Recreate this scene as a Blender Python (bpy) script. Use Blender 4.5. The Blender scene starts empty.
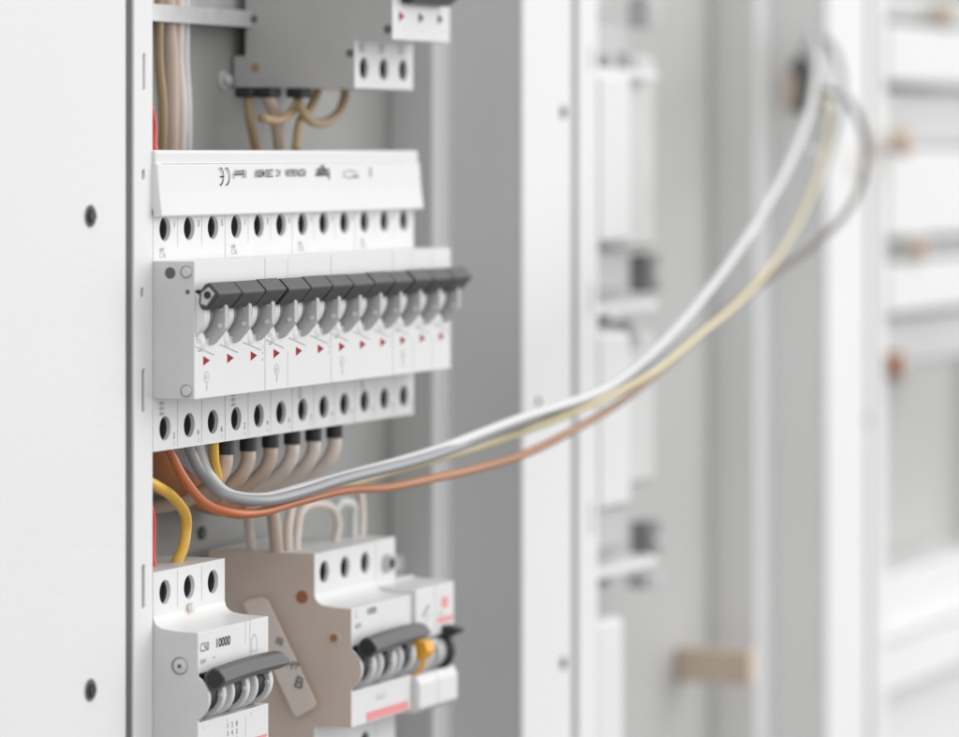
import bpy, bmesh, math, random
from mathutils import Vector, Matrix
random.seed(7)
S = 0.001                       # everything below is written in millimetres
# ------------------------------------------------------------------ camera
# frame of the place: X runs along the row of cabinets, P points out of the cabinets (world -Y), Z up
F, CX, HY = 4124.0, 479.5, 154.0
TH = math.atan(1720.5 / F); CT, ST = math.cos(TH), math.sin(TH)
D0 = 1349.0; L0 = (153 - CX) / F * D0
CAMX = -(L0 * ST + D0 * CT); CAMP = 44 + (-L0 * CT + D0 * ST)
scene = bpy.context.scene
cam_d = bpy.data.cameras.new('camera'); cam = bpy.data.objects.new('camera', cam_d)
scene.collection.objects.link(cam); scene.camera = cam
cam.location = (CAMX * S, -CAMP * S, 0)
cam.rotation_euler = (math.radians(90), 0, -(math.pi / 2 - TH))
cam_d.sensor_width = 36; cam_d.lens = F / 959 * 36
cam_d.shift_y = -(368.5 - HY) / 959
cam_d.clip_start = 0.05; cam_d.clip_end = 50
cam_d.dof.use_dof = True; cam_d.dof.focus_distance = 1.385; cam_d.dof.aperture_fstop = 6.9
cam_d.dof.aperture_blades = 0
# ------------------------------------------------------------------ light
w = bpy.data.worlds.new('World'); scene.world = w; w.use_nodes = True
bg = w.node_tree.nodes['Background']; bg.inputs[1].default_value = 1.2
_n = w.node_tree.nodes; _l = w.node_tree.links           # a bright hall: pale all round and above, dim towards the floor
_tc = _n.new('ShaderNodeTexCoord'); _sx = _n.new('ShaderNodeSeparateXYZ'); _mr = _n.new('ShaderNodeMapRange'); _rp = _n.new('ShaderNodeValToRGB')
_l.new(_tc.outputs['Generated'], _sx.inputs[0]); _l.new(_sx.outputs['Z'], _mr.inputs['Value']); _mr.inputs['From Min'].default_value = -1
_l.new(_mr.outputs['Result'], _rp.inputs['Fac']); _l.new(_rp.outputs['Color'], bg.inputs[0])
_rp.color_ramp.elements[0].position = .25; _rp.color_ramp.elements[0].color = (.10, .10, .10, 1)
_rp.color_ramp.elements[1].position = .56; _rp.color_ramp.elements[1].color = (1, 1, 1, 1)

def area(name, loc, target, size, power, col=(1, 1, 1)):
    d = bpy.data.lights.new(name, 'AREA'); d.shape = 'RECTANGLE'; d.size = size[0]; d.size_y = size[1]
    d.energy = power; d.color = col
    o = bpy.data.objects.new(name, d); scene.collection.objects.link(o)
    o.location = loc; o.rotation_euler = (Vector(target) - Vector(loc)).to_track_quat('-Z', 'Y').to_euler()
    return o
area('softbox_lamp', (1.6, -2.3, 1.7), (0.3, -0.02, -0.1), (2.0, 1.6), 15, (1, 1, 1))
area('far_fill_light', (1.9, -2.0, 0.5), (0.85, 0, -0.1), (1.4, 1.6), 19, (1, 1, 1))  # unseen fill light, added to brighten the far cabinets
scene.view_settings.view_transform = 'Standard'; scene.view_settings.look = 'None'
scene.view_settings.exposure = -0.02; scene.view_settings.gamma = 1

# ------------------------------------------------------------------ measuring helpers (a photo point on a known plane -> mm)
def XatP(x, P):
    m = (x - CX) / F; dY = CAMP - P
    return CAMX + dY * (CT + m * ST) / (ST - m * CT)
def PatX(x, X):
    m = (x - CX) / F; dX = X - CAMX
    return CAMP - dX * (ST - m * CT) / (CT + m * ST)
def depth(X, P): return (X - CAMX) * CT + (CAMP - P) * ST
def Zat(y, X, P): return (HY - y) / F * depth(X, P)
def onP(x, y, P):
    X = XatP(x, P); return (X, P, Zat(y, X, P))
def onX(x, y, X):
    P = PatX(x, X); return (X, P, Zat(y, X, P))
def W(X, P, z): return Vector((X * S, -P * S, z * S))

# ------------------------------------------------------------------ materials
def mat(name, col, rough=0.45, metal=0.0, var=0.04, scale=60, bump=0.0, bscale=900, spec=0.5, coat=0.0, sss=0.0, grime=None):
    m = bpy.data.materials.new(name); m.use_nodes = True; nt = m.node_tree; N = nt.nodes; L = nt.links
    b = N['Principled BSDF']; b.inputs['Roughness'].default_value = rough; b.inputs['Metallic'].default_value = metal
    b.inputs['Specular IOR Level'].default_value = spec; b.inputs['Coat Weight'].default_value = coat
    tc = N.new('ShaderNodeTexCoord')
    n = N.new('ShaderNodeTexNoise'); n.inputs['Scale'].default_value = scale; n.inputs['Detail'].default_value = 6
    L.new(tc.outputs['Object'], n.inputs['Vector'])
    r = N.new('ShaderNodeValToRGB'); r.color_ramp.elements[0].position = 0.3; r.color_ramp.elements[1].position = 0.7
    r.color_ramp.elements[0].color = tuple(c * (1 - var) for c in col) + (1,)
    r.color_ramp.elements[1].color = tuple(min(1, c * (1 + var)) for c in col) + (1,)
    L.new(n.outputs['Fac'], r.inputs['Fac']); out = r.outputs['Color']
    if grime:
        g = N.new('ShaderNodeTexNoise'); g.inputs['Scale'].default_value = grime[1]; g.inputs['Detail'].default_value = 10
        g.inputs['Roughness'].default_value = 0.7
        mp = N.new('ShaderNodeMapping'); mp.inputs['Scale'].default_value = (1, 1, 0.35)
        L.new(tc.outputs['Object'], mp.inputs['Vector']); L.new(mp.outputs['Vector'], g.inputs['Vector'])
        gr = N.new('ShaderNodeValToRGB'); gr.color_ramp.elements[0].position = grime[2]; gr.color_ramp.elements[1].position = grime[2] + 0.16
        gr.color_ramp.elements[0].color = (0, 0, 0, 1); gr.color_ramp.elements[1].color = (grime[3],) * 3 + (1,)
        L.new(g.outputs['Fac'], gr.inputs['Fac'])
        mx = N.new('ShaderNodeMixRGB'); mx.inputs['Color2'].default_value = grime[0] + (1,)
        L.new(gr.outputs['Color'], mx.inputs['Fac']); L.new(out, mx.inputs['Color1']); out = mx.outputs['Color']
    L.new(out, b.inputs['Base Color'])
    rr = N.new('ShaderNodeMapRange'); rr.inputs['To Min'].default_value = max(0.05, rough - 0.07); rr.inputs['To Max'].default_value = min(1, rough + 0.1)
    L.new(n.outputs['Fac'], rr.inputs['Value']); L.new(rr.outputs['Result'], b.inputs['Roughness'])
    if bump:
        n2 = N.new('ShaderNodeTexNoise'); n2.inputs['Scale'].default_value = bscale; n2.inputs['Detail'].default_value = 3
        L.new(tc.outputs['Object'], n2.inputs['Vector'])
        bp = N.new('ShaderNodeBump'); bp.inputs['Strength'].default_value = bump; bp.inputs['Distance'].default_value = 0.0002
        L.new(n2.outputs['Fac'], bp.inputs['Height']); L.new(bp.outputs['Normal'], b.inputs['Normal'])
    return m
M = {}
M['paint'] = mat('white_powder_coat', (.80, .80, .80), .42, var=.02, scale=9, bump=.6, bscale=420, grime=((.52, .52, .51), 22, .63, .3))
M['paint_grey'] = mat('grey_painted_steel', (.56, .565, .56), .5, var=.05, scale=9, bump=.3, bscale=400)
M['plate'] = mat('grey_mounting_plate', (.33, .33, .322), .5, var=.06, scale=14, bump=.3, grime=((.2, .19, .17), 18, .55, .4))
M['plate_hazed'] = mat('hazed_mounting_plate', (.48, .48, .472), .5, var=.04, scale=8)  # plate grey lightened in its colour for the haze over the far cabinets
M['paint_hazed'] = mat('hazed_grey_paint', (.76, .76, .755), .5, var=.03, scale=9)  # wall grey of the far cabinets, bright haze mixed into the colour
M['zinc'] = mat('zinc_plated_steel', (.66, .66, .67), .38, metal=.25, var=.08, scale=120)
M['gasket'] = mat('dark_gasket', (.13, .13, .135), .8, var=.1)
M['plastic'] = mat('white_breaker_plastic', (.77, .77, .77), .38, var=.012, scale=90, bump=.25, bscale=1500, grime=((.6, .6, .58), 120, .68, .25))
M['plastic_grey'] = mat('light_grey_plastic', (.50, .50, .50), .45, var=.02, scale=80, bump=.25, bscale=1500)
M['plastic_side'] = mat('pale_grey_moulded_plastic', (.64, .64, .635), .55, var=.03, scale=50, bump=.3, bscale=1400)
M['taupe'] = mat('taupe_moulded_plastic', (.66, .555, .48), .55, var=.07, scale=35, bump=.3, bscale=1200, grime=((.33, .2, .14), 30, .6, .35))
M['upper_grey'] = mat('mid_grey_moulded_plastic', (.46, .46, .45), .55, var=.04, scale=40, bump=.3, bscale=1200)
M['handle'] = mat('charcoal_handle_plastic', (.048, .049, .051), .32, var=.06, scale=200, bump=.3, bscale=2500)
M['bar'] = mat('grey_bar_handle_plastic', (.095, .095, .097), .34, var=.06, scale=200, bump=.3, bscale=2500)
M['black'] = mat('black_rubber', (.018, .018, .02), .5, var=.1)
M['dark'] = mat('shaded_cavity_plastic', (.05, .05, .05), .7)  # shade deep in the terminal wells, put into the colour
M['ink'] = mat('dark_grey_ink', (.06, .06, .065), .6, spec=.15)
M['ink_pale'] = mat('pale_grey_ink', (.36, .36, .36), .6)
M['red'] = mat('red_ink', (.42, .003, .008), .6, spec=.15)
M['pink'] = mat('pale_red_ink', (.85, .30, .30), .5)
M['seam'] = mat('grey_seam_plastic', (.25, .25, .25), .7)
M['drum'] = mat('grey_toggle_plastic', (.56, .56, .56), .24, var=.03, scale=200)
M['w_grey'] = mat('light_grey_cable', (.31, .32, .335), .3, var=.03, scale=30)
M['w_white'] = mat('white_cable', (.72, .72, .73), .3, var=.02, scale=30)
M['w_orange'] = mat('orange_brown_cable', (.56, .22, .10), .32, var=.05, scale=30)
M['w_brown'] = mat('brown_cable', (.40, .155, .06), .4, var=.06, scale=30)
M['w_yellow'] = mat('yellow_cable', (.86, .52, .09), .3, var=.05, scale=30)
M['w_tan'] = mat('tan_cable', (.56, .45, .37), .4, var=.06, scale=30)
M['w_cream'] = mat('cream_cable', (.74, .66, .60), .4, var=.05, scale=30)
M['w_ochre'] = mat('ochre_brown_cable', (.38, .27, .15), .4, var=.06, scale=30)
M['w_red'] = mat('red_cable', (.75, .07, .06), .4)
M['orange'] = mat('orange_toggle_plastic', (.88, .42, .02), .4)
M['beige'] = mat('beige_block', (.62, .50, .39), .6, var=.06, scale=30)
M['label'] = mat('beige_translucent_label', (.80, .72, .65), .4, var=.06, scale=60)
def stripe_cable():
    m = mat('green_yellow_cable', (.66, .58, .38), .32); nt = m.node_tree; N = nt.nodes; L = nt.links
    at = N.new('ShaderNodeAttribute'); at.attribute_name = 'ring'
    r = N.new('ShaderNodeValToRGB'); r.color_ramp.interpolation = 'CONSTANT'
    r.color_ramp.elements[0].color = (.72, .62, .40, 1); r.color_ramp.elements[1].position = .66; r.color_ramp.elements[1].color = (.40, .42, .20, 1)
    L.new(at.outputs['Fac'], r.inputs['Fac']); L.new(r.outputs['Color'], N['Principled BSDF'].inputs['Base Color'])
    return m
M['w_green'] = stripe_cable()
def graded_cable():  # orange at the near end, turning grey-brown along X
    m = mat('orange_to_brown_cable', (.5, .2, .1), .32); nt = m.node_tree; N = nt.nodes; L = nt.links
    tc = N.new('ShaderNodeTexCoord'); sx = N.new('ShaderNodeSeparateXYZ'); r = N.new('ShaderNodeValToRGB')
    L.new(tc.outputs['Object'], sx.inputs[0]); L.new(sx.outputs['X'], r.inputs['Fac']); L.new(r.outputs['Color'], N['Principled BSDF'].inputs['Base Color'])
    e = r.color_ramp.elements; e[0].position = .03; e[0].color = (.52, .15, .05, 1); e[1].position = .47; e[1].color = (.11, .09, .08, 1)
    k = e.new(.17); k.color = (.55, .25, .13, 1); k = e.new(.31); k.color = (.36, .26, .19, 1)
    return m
M['w_graded'] = graded_cable()

# ------------------------------------------------------------------ building helpers
def obj(name, bm, m, parent=None, bevel=0.0, seg=2, smooth=False):
    me = bpy.data.meshes.new(name); bmesh.ops.recalc_face_normals(bm, faces=bm.faces); bm.to_mesh(me); bm.free()
    for k in (m if isinstance(m, (list, tuple)) else [m]): me.materials.append(M[k] if isinstance(k, str) else k)
    if smooth:
        for p in me.polygons: p.use_smooth = True
    o = bpy.data.objects.new(name, me); scene.collection.objects.link(o)
    if parent: o.parent = parent; o.matrix_parent_inverse = Matrix.Translation(-parent.location)
    if bevel:
        b = o.modifiers.new('bevel', 'BEVEL'); b.width = bevel * S; b.segments = seg; b.limit_method = 'ANGLE'; b.angle_limit = math.radians(35)
        b.harden_normals = False; b.use_clamp_overlap = True
        for p in me.polygons: p.use_smooth = False
    return o
def tag(o, label, cat, group=None, kind=None):
    if label: o['label'] = label
    if cat: o['category'] = cat
    if group: o['group'] = group
    if kind: o['kind'] = kind
    return o
def thing(name, label, cat, loc=(0, 0, 0), group=None):
    o = bpy.data.objects.new(name, None); scene.collection.objects.link(o); o.empty_display_size = .02
    o.location = W(*loc); return tag(o, label, cat, group)
def V(bm, X, P, z): return bm.verts.new(W(X, P, z))
def box(bm, x0, x1, p0, p1, z0, z1):
    v = [V(bm, x, p, z) for x in (x0, x1) for p in (p0, p1) for z in (z0, z1)]
    for f in ((0, 1, 3, 2), (4, 6, 7, 5), (0, 4, 5, 1), (2, 3, 7, 6), (0, 2, 6, 4), (1, 5, 7, 3)): bm.faces.new([v[i] for i in f])
def prism(bm, prof, x0, x1, mi=0):
    a = [V(bm, x0, p, z) for p, z in prof]; b = [V(bm, x1, p, z) for p, z in prof]; n = len(prof)
    fs = [bm.faces.new(a), bm.faces.new(b[::-1])]
    for i in range(n): fs.append(bm.faces.new((a[i], a[(i + 1) % n], b[(i + 1) % n], b[i])))
    for f in fs: f.material_index = mi
def disc_prof(p, z, r, n=40, ry=None):
    return [(p + r * math.cos(2 * math.pi * i / n), z + (ry or r) * math.sin(2 * math.pi * i / n)) for i in range(n)]
def cylP(bm, X, z, r, p0, p1, n=28, sx=1):        # cylinder whose axis points out of the cabinet
    a = [V(bm, X + sx * r * math.cos(2 * math.pi * i / n), p0, z + r * math.sin(2 * math.pi * i / n)) for i in range(n)]
    b = [V(bm, X + sx * r * math.cos(2 * math.pi * i / n), p1, z + r * math.sin(2 * math.pi * i / n)) for i in range(n)]
    bm.faces.new(a); bm.faces.new(b[::-1])
    for i in range(n): bm.faces.new((a[i], a[(i + 1) % n], b[(i + 1) % n], b[i]))
def holed(bm, P, x0, x1, z0, z1, cx, cz, r, dp, n=32, rx=None):
    """front face at P with a round bore of depth dp"""
    rx = rx or r
    o = []
    c = [V(bm, cx + rx * math.cos(2 * math.pi * i / n), P, cz + r * math.sin(2 * math.pi * i / n)) for i in range(n)]
    d = [V(bm, cx + rx * math.cos(2 * math.pi * i / n), P - dp, cz + r * math.sin(2 * math.pi * i / n)) for i in range(n)]
    q = {k: V(bm, x, P, z) for k, (x, z) in {'ne': (x1, z1), 'nw': (x0, z1), 'sw': (x0, z0), 'se': (x1, z0)}.items()}
    k = n // 8
    idx = {'ne': k, 'nw': 3 * k, 'sw': 5 * k, 'se': 7 * k}
    order = ['ne', 'nw', 'sw', 'se']
    for a in range(4):
        A, B = order[a], order[(a + 1) % 4]; i0, i1 = idx[A], idx[B]
        if i1 <= i0: i1 += n
        bm.faces.new([q[A]] + [c[i % n] for i in range(i0, i1 + 1)] + [q[B]])
    for i in range(n): bm.faces.new((c[i], c[(i + 1) % n], d[(i + 1) % n], d[i]))
    f = bm.faces.new(d)
def catmull(pts, sub=10):
    P = [Vector(p) for p in pts]; out = []
    P = [P[0] * 2 - P[1]] + P + [P[-1] * 2 - P[-2]]
    for i in range(1, len(P) - 2):
        a, b, c, d = P[i - 1:i + 3]
        for k in range(sub):
            t = k / sub
            out.append(.5 * ((2 * b) + (c - a) * t + (2 * a - 5 * b + 4 * c - d) * t * t + (3 * b - a - 3 * c + d) * t ** 3))
    out.append(P[-2]); return out
def tube_into(bm, pts, r, n=16, sub=10, cap=True):
    path = [W(*p) for p in catmull(pts, sub)]
    lay = bm.verts.layers.float.get('ring') or bm.verts.layers.float.new('ring')
    up = Vector((0, 0, 1)); prev = None; rings = []
    for i, p in enumerate(path):
        t = (path[min(i + 1, len(path) - 1)] - path[max(i - 1, 0)]).normalized()
        if prev is None:
            a = t.orthogonal().normalized()
        else:
            a = (prev - t * prev.dot(t)).normalized()
        prev = a; b = t.cross(a)
        rr = r(i / (len(path) - 1)) if callable(r) else r
        ring = []
        for k in range(n):
            v = bm.verts.new(p + (a * math.cos(2 * math.pi * k / n) + b * math.sin(2 * math.pi * k / n)) * rr * S); v[lay] = ((k / n) + i * .004) % 1; ring.append(v)
        rings.append(ring)
    for i in range(len(rings) - 1):
        for k in range(n): bm.faces.new((rings[i][k], rings[i][(k + 1) % n], rings[i + 1][(k + 1) % n], rings[i + 1][k]))
    if cap: bm.faces.new(rings[0][::-1]); bm.faces.new(rings[-1])
def wire(name, pts, r, m, label, cat='cable', group=None, parent=None, sub=10):
    bm = bmesh.new(); tube_into(bm, pts, r, sub=sub)
    o = obj(name, bm, m, parent, smooth=True)
    if not parent: tag(o, label, cat, group)
    return o
def text_bm(bm, s, X, P, z, h, rot=0, side=False, wide=1.0, mi=0, bold=0.0, align='LEFT'):
    """lettering of height h as flat faces; on a front face (facing P) or a side face (facing -X)"""
    c = bpy.data.curves.new('t', 'FONT'); c.body = s; c.size = h * 1.4; c.offset = bold; c.align_x = align
    o = bpy.data.objects.new('t', c); scene.collection.objects.link(o)
    bpy.context.view_layer.update()
    me = bpy.data.meshes.new_from_object(o.evaluated_get(bpy.context.evaluated_depsgraph_get()))
    base = len(bm.verts); vs = []
    for v in me.vertices:
        a, b = v.co.x * wide, v.co.y
        a, b = a * math.cos(rot) - b * math.sin(rot), a * math.sin(rot) + b * math.cos(rot)
        vs.append(V(bm, X, P + a, z + b) if side else V(bm, X + a, P, z + b))
    for p in me.polygons:
        try: f = bm.faces.new([vs[i] for i in p.vertices]); f.material_index = mi
        except ValueError: pass
    bpy.data.objects.remove(o); bpy.data.curves.remove(c); bpy.data.meshes.remove(me)
def quadP(bm, X0, X1, z0, z1, P, mi=0):
    f = bm.faces.new([V(bm, X0, P, z0), V(bm, X1, P, z0), V(bm, X1, P, z1), V(bm, X0, P, z1)]); f.material_index = mi
def polyP(bm, pts, P, mi=0):
    f = bm.faces.new([V(bm, x, P, z) for x, z in pts]); f.material_index = mi
def strokeP(bm, pts, wd, P, mi=0):
    for (a, b), (c, d) in zip(pts[:-1], pts[1:]):
        l = math.hypot(c - a, d - b) or 1; nx, nz = -(d - b) / l * wd / 2, (c - a) / l * wd / 2
        polyP(bm, [(a + nx, b + nz), (a - nx, b - nz), (c - nx, d - nz), (c + nx, d + nz)], P, mi)
def copy_tree(o, parent=None, dx=0):
    c = o.copy(); scene.collection.objects.link(c)
    if parent: c.parent = parent
    for ch in [q for q in scene.objects if q.parent == o]: copy_tree(ch, c)
    return c

# ================================================================== CABINETS
ZT, ZB = 330, -470
def holed_strip(bm, x0, x1, pf, th, holes):
    """one folded steel strip with real openings; holes: (X centre, z centre, half width, half height)"""
    n = 24; zs = [ZT]
    def seg(za, zb):
        for P in (pf, pf - th): bm.faces.new([V(bm, x1, P, za), V(bm, x0, P, za), V(bm, x0, P, zb), V(bm, x1, P, zb)])
    z = ZT
    for (cx, cz, hw, hh) in sorted(holes, key=lambda h: -h[1]):
        seg(z, cz + hh + 2)
        for P in (pf, pf - th):
            q = [V(bm, x1, P, cz + hh + 2), V(bm, x0, P, cz + hh + 2), V(bm, x0, P, cz - hh - 2), V(bm, x1, P, cz - hh - 2)]
            r = min(hw, hh); ring = []
            for i in range(n):
                a = 2 * math.pi * i / n; ex = (hw - r) * (1 if math.cos(a) > 0 else -1); ez = (hh - r) * (1 if math.sin(a) >= 0 else -1)
                ring.append(V(bm, cx + ex + r * math.cos(a), P, cz + ez + r * math.sin(a)))
            k = n // 8; ids = [k, 3 * k, 5 * k, 7 * k]
            for a in range(4):
                i0, i1 = ids[a], ids[(a + 1) % 4]
                if i1 <= i0: i1 += n
                bm.faces.new([q[a]] + [ring[i % n] for i in range(i0, i1 + 1)] + [q[(a + 1) % 4]])
            if P == pf: front = ring
            else:
                for i in range(n): bm.faces.new((front[i], front[(i + 1) % n], ring[(i + 1) % n], ring[i]))
        zs += [cz + hh + 2, cz - hh - 2]; z = cz - hh - 2
    seg(z, ZB); zs.append(ZB)
    for a, b in zip(zs[:-1], zs[1:]):
        for X in (x0, x1): bm.faces.new([V(bm, X, pf, a), V(bm, X, pf - th, a), V(bm, X, pf - th, b), V(bm, X, pf, b)])
    for z in (ZT, ZB): bm.faces.new([V(bm, x0, pf, z), V(bm, x1, pf, z), V(bm, x1, pf - th, z), V(bm, x0, pf - th, z)])
    bmesh.ops.remove_doubles(bm, verts=bm.verts, dist=1e-6)

def cabinet(label, xs0, xo, xr, wide, strip_holes, post_holes, plateP=-6, ledge=True, pm='plate', wm='paint_grey'):
    """xs0..xo left strip, opening xo..xr, right post xr..xr+wide"""
    t = thing('cabinet', label, 'electrical cabinet', (xo, 0, ZB), 'row of open white cabinets')
    bm = bmesh.new(); holed_strip(bm, xs0, xo, 44, 1.5, strip_holes)
    obj('door_edge_strip', bm, 'paint', t, .5)
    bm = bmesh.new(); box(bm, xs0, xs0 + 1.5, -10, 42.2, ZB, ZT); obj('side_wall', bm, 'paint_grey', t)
    bm = bmesh.new(); holed_strip(bm, xr, xr + wide, 44, 1.5, post_holes); obj('post', bm, 'paint', t, .7)
    bm = bmesh.new(); pf = PatX(451 if xo < 100 else 772, xr); xf = XatP(434 if xo < 100 else 756, pf)
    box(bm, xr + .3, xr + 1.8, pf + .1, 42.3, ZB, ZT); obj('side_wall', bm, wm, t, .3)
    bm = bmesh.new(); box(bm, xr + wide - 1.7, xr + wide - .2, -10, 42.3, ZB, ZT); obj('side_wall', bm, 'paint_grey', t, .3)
    bm = bmesh.new(); box(bm, xf, xr + .1, pf - 1.4, pf, ZB, ZT); obj('flange', bm, 'paint', t, .4)
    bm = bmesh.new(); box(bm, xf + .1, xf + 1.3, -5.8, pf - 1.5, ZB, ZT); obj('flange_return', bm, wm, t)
    bm = bmesh.new(); box(bm, xo - 8, xr + 2, plateP - 2, plateP, ZB, ZT); obj('mounting_plate', bm, pm, t)
    # gasket in the groove to the left of the strip
    if ledge:
        bm = bmesh.new(); box(bm, xo - 4, xr - .2, plateP + .2, 43.6, -262, -258); box(bm, xo - 4, xr - .2, 42, 43.8, -275, -262.2)
        obj('bottom_ledge', bm, 'paint', t, .5)
    return t
XP1, XL1, XS1, XO2 = XatP(523, 44), XatP(572.5, 44), XatP(578.5, 44), XatP(598, 44)
XP2, XL2, XS3, XO3 = XatP(827, 44), XatP(868, 44), XatP(873, 44), XatP(885, 44)
H = lambda y, X: Zat(y, X, 44)
A_strip = [(-6.6, H(175, -7), 1.0, 1.7), (-7.4, H(293, -7), 1.0, 1.7), (-6.6, H(391, -7), 1.0, 7.2), (-6.6, H(587, -7), 1.0, 7.2), (-6.2, H(72, -7), .8, 6), (-6.6, H(-30, -7), 1.0, 6)]
Ph = lambda x, y, hw, hh: (XatP(x, 44), Zat(y, XatP(x, 44), 44), hw, hh)
cabA = cabinet('open white cabinet holding the sharp row of twelve breaker poles, nearest the camera', -13.4, 0, XP1, XL1 - XP1,
               A_strip, [], ledge=False)
B_strip = [Ph(591, 60, 1.2, 5), Ph(591, 300, 1.2, 7), Ph(591, 520, 1.2, 7)]
cabB = cabinet('blurred open white cabinet in the middle distance where the loose wires end', XS1, XO2, XP2, XL2 - XP2, B_strip,
               [], ledge=False, pm='plate_hazed', wm='paint_hazed')
cabC = cabinet('farthest blurred open white cabinet at the right edge of the photo', XS3, XO3, XO3 + 320, 55, [], [], pm='plate_hazed', wm='paint_hazed')
for tt, lst in ((cabA, ((563, 112, 2.7), (563, 663, 2.7), (538, 401, 1.6))), (cabB, ((868, 420, 2.7),))):
    for x, y, r in lst:
        X, P, z = onP(x, y, 44); bm = bmesh.new(); cylP(bm, X, z, r, 42.6, 44.7, 20); k = obj('screw', bm, 'gasket', tt, .4)
        bm = bmesh.new(); cylP(bm, X, z, r * .5, 44.72, 44.9, 6); obj('screw_socket', bm, 'black', k)
# grooves: dark rubber seals between neighbouring cabinets
for (a, b, who) in ((-18.9, -13.6, 'dark vertical rubber seal beside the big white panel at the left'), (XL1 + .2, XS1 - .2, 'thin grey rubber seal between the middle white posts'), (XL2 + .2, XS3 - .2, 'blurred rubber seal beside the far white post')):
    bm = bmesh.new(); box(bm, a, b, 38, 43.2, ZB, ZT)
    o = obj('rubber_seal', bm, 'gasket' if a < 0 else 'seam', None, 1.0, 3); tag(o, who, 'seal', 'seals between cabinets')
# the wide panel in the left foreground
t = thing('cabinet', 'closed white cabinet with a wide plain door and two dark screws filling the left edge', 'electrical cabinet', (-120, 40, ZB))
bm = bmesh.new(); box(bm, -330, -19, 42.5, 44.2, ZB, ZT); obj('door', bm, 'paint', t, .8)
bm = bmesh.new(); box(bm, -20.6, -19.1, 5, 42.2, ZB, ZT); obj('folded_edge', bm, 'paint', t, .3)
for (x, y) in ((90, 216), (90, 690)):
    X, P, z = onP(x, y, 44.2)
    bm = bmesh.new(); cylP(bm, X, z, 3.6, 44.25, 44.6); k = obj('screw', bm, 'gasket', t, .15)
    bm = bmesh.new(); cylP(bm, X, z, 2.5, 44.65, 45.5, 6); obj('screw_socket', bm, 'black', k, .2)

# DIN rails
def rail(z, x0, x1, label, p=0):
    bm = bmesh.new()
    prism(bm, [(p - 6, z - 13), (p - 6, z + 13), (p - 5, z + 13), (p - 5, z + 12.5), (p + 1.5, z + 12.5), (p + 1.5, z + 17.5), (p + 2.5, z + 17.5), (p + 2.5, z + 11.5), (p - 5, z + 11.5),
               (p - 5, z - 11.5), (p + 2.5, z - 11.5), (p + 2.5, z - 17.5), (p + 1.5, z - 17.5), (p + 1.5, z - 12.5), (p - 5, z - 12.5), (p - 5, z - 13)], x0, x1)
    o = obj('din_rail', bm, 'zinc'); return tag(o, label, 'rail', 'mounting rails')
rail(-57.5, 2, 298, 'zinc mounting rail hidden behind the middle breaker row')
rail(64, 2, 298, 'zinc rail carrying the upper grey breaker')
rail(-177, 2, 298, 'zinc rail carrying the bottom white and taupe breakers')

# ================================================================== BREAKERS
PW = 17.8
def bore(bm, P, x0, x1, z0, z1, cx, cz, r, n=32):
    """terminal face with a countersunk screw well: pale lip, then an inner wall coloured dark as its shade"""
    c, l, d, e = ([V(bm, cx + rr * math.cos(2 * math.pi * i / n), P - dp, cz + rr * math.sin(2 * math.pi * i / n)) for i in range(n)] for rr, dp in ((r, 0), (r - .12, 1.45), (r - .5, 1.5), (r - .5, 11)))
    q = {'ne': V(bm, x1, P, z1), 'nw': V(bm, x0, P, z1), 'sw': V(bm, x0, P, z0), 'se': V(bm, x1, P, z0)}
    k = n // 8; order = ['ne', 'nw', 'sw', 'se']; idx = [k, 3 * k, 5 * k, 7 * k]
    for a in range(4):
        i0, i1 = idx[a], idx[(a + 1) % 4]
        if i1 <= i0: i1 += n
        bm.faces.new([q[order[a]]] + [c[i % n] for i in range(i0, i1 + 1)] + [q[order[(a + 1) % 4]]])
    for i in range(n):
        j = (i + 1) % n
        bm.faces.new((c[i], c[j], l[j], l[i]))
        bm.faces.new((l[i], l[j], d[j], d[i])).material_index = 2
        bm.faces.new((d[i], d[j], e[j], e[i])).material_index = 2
    bm.faces.new(e).material_index = 2
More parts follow.
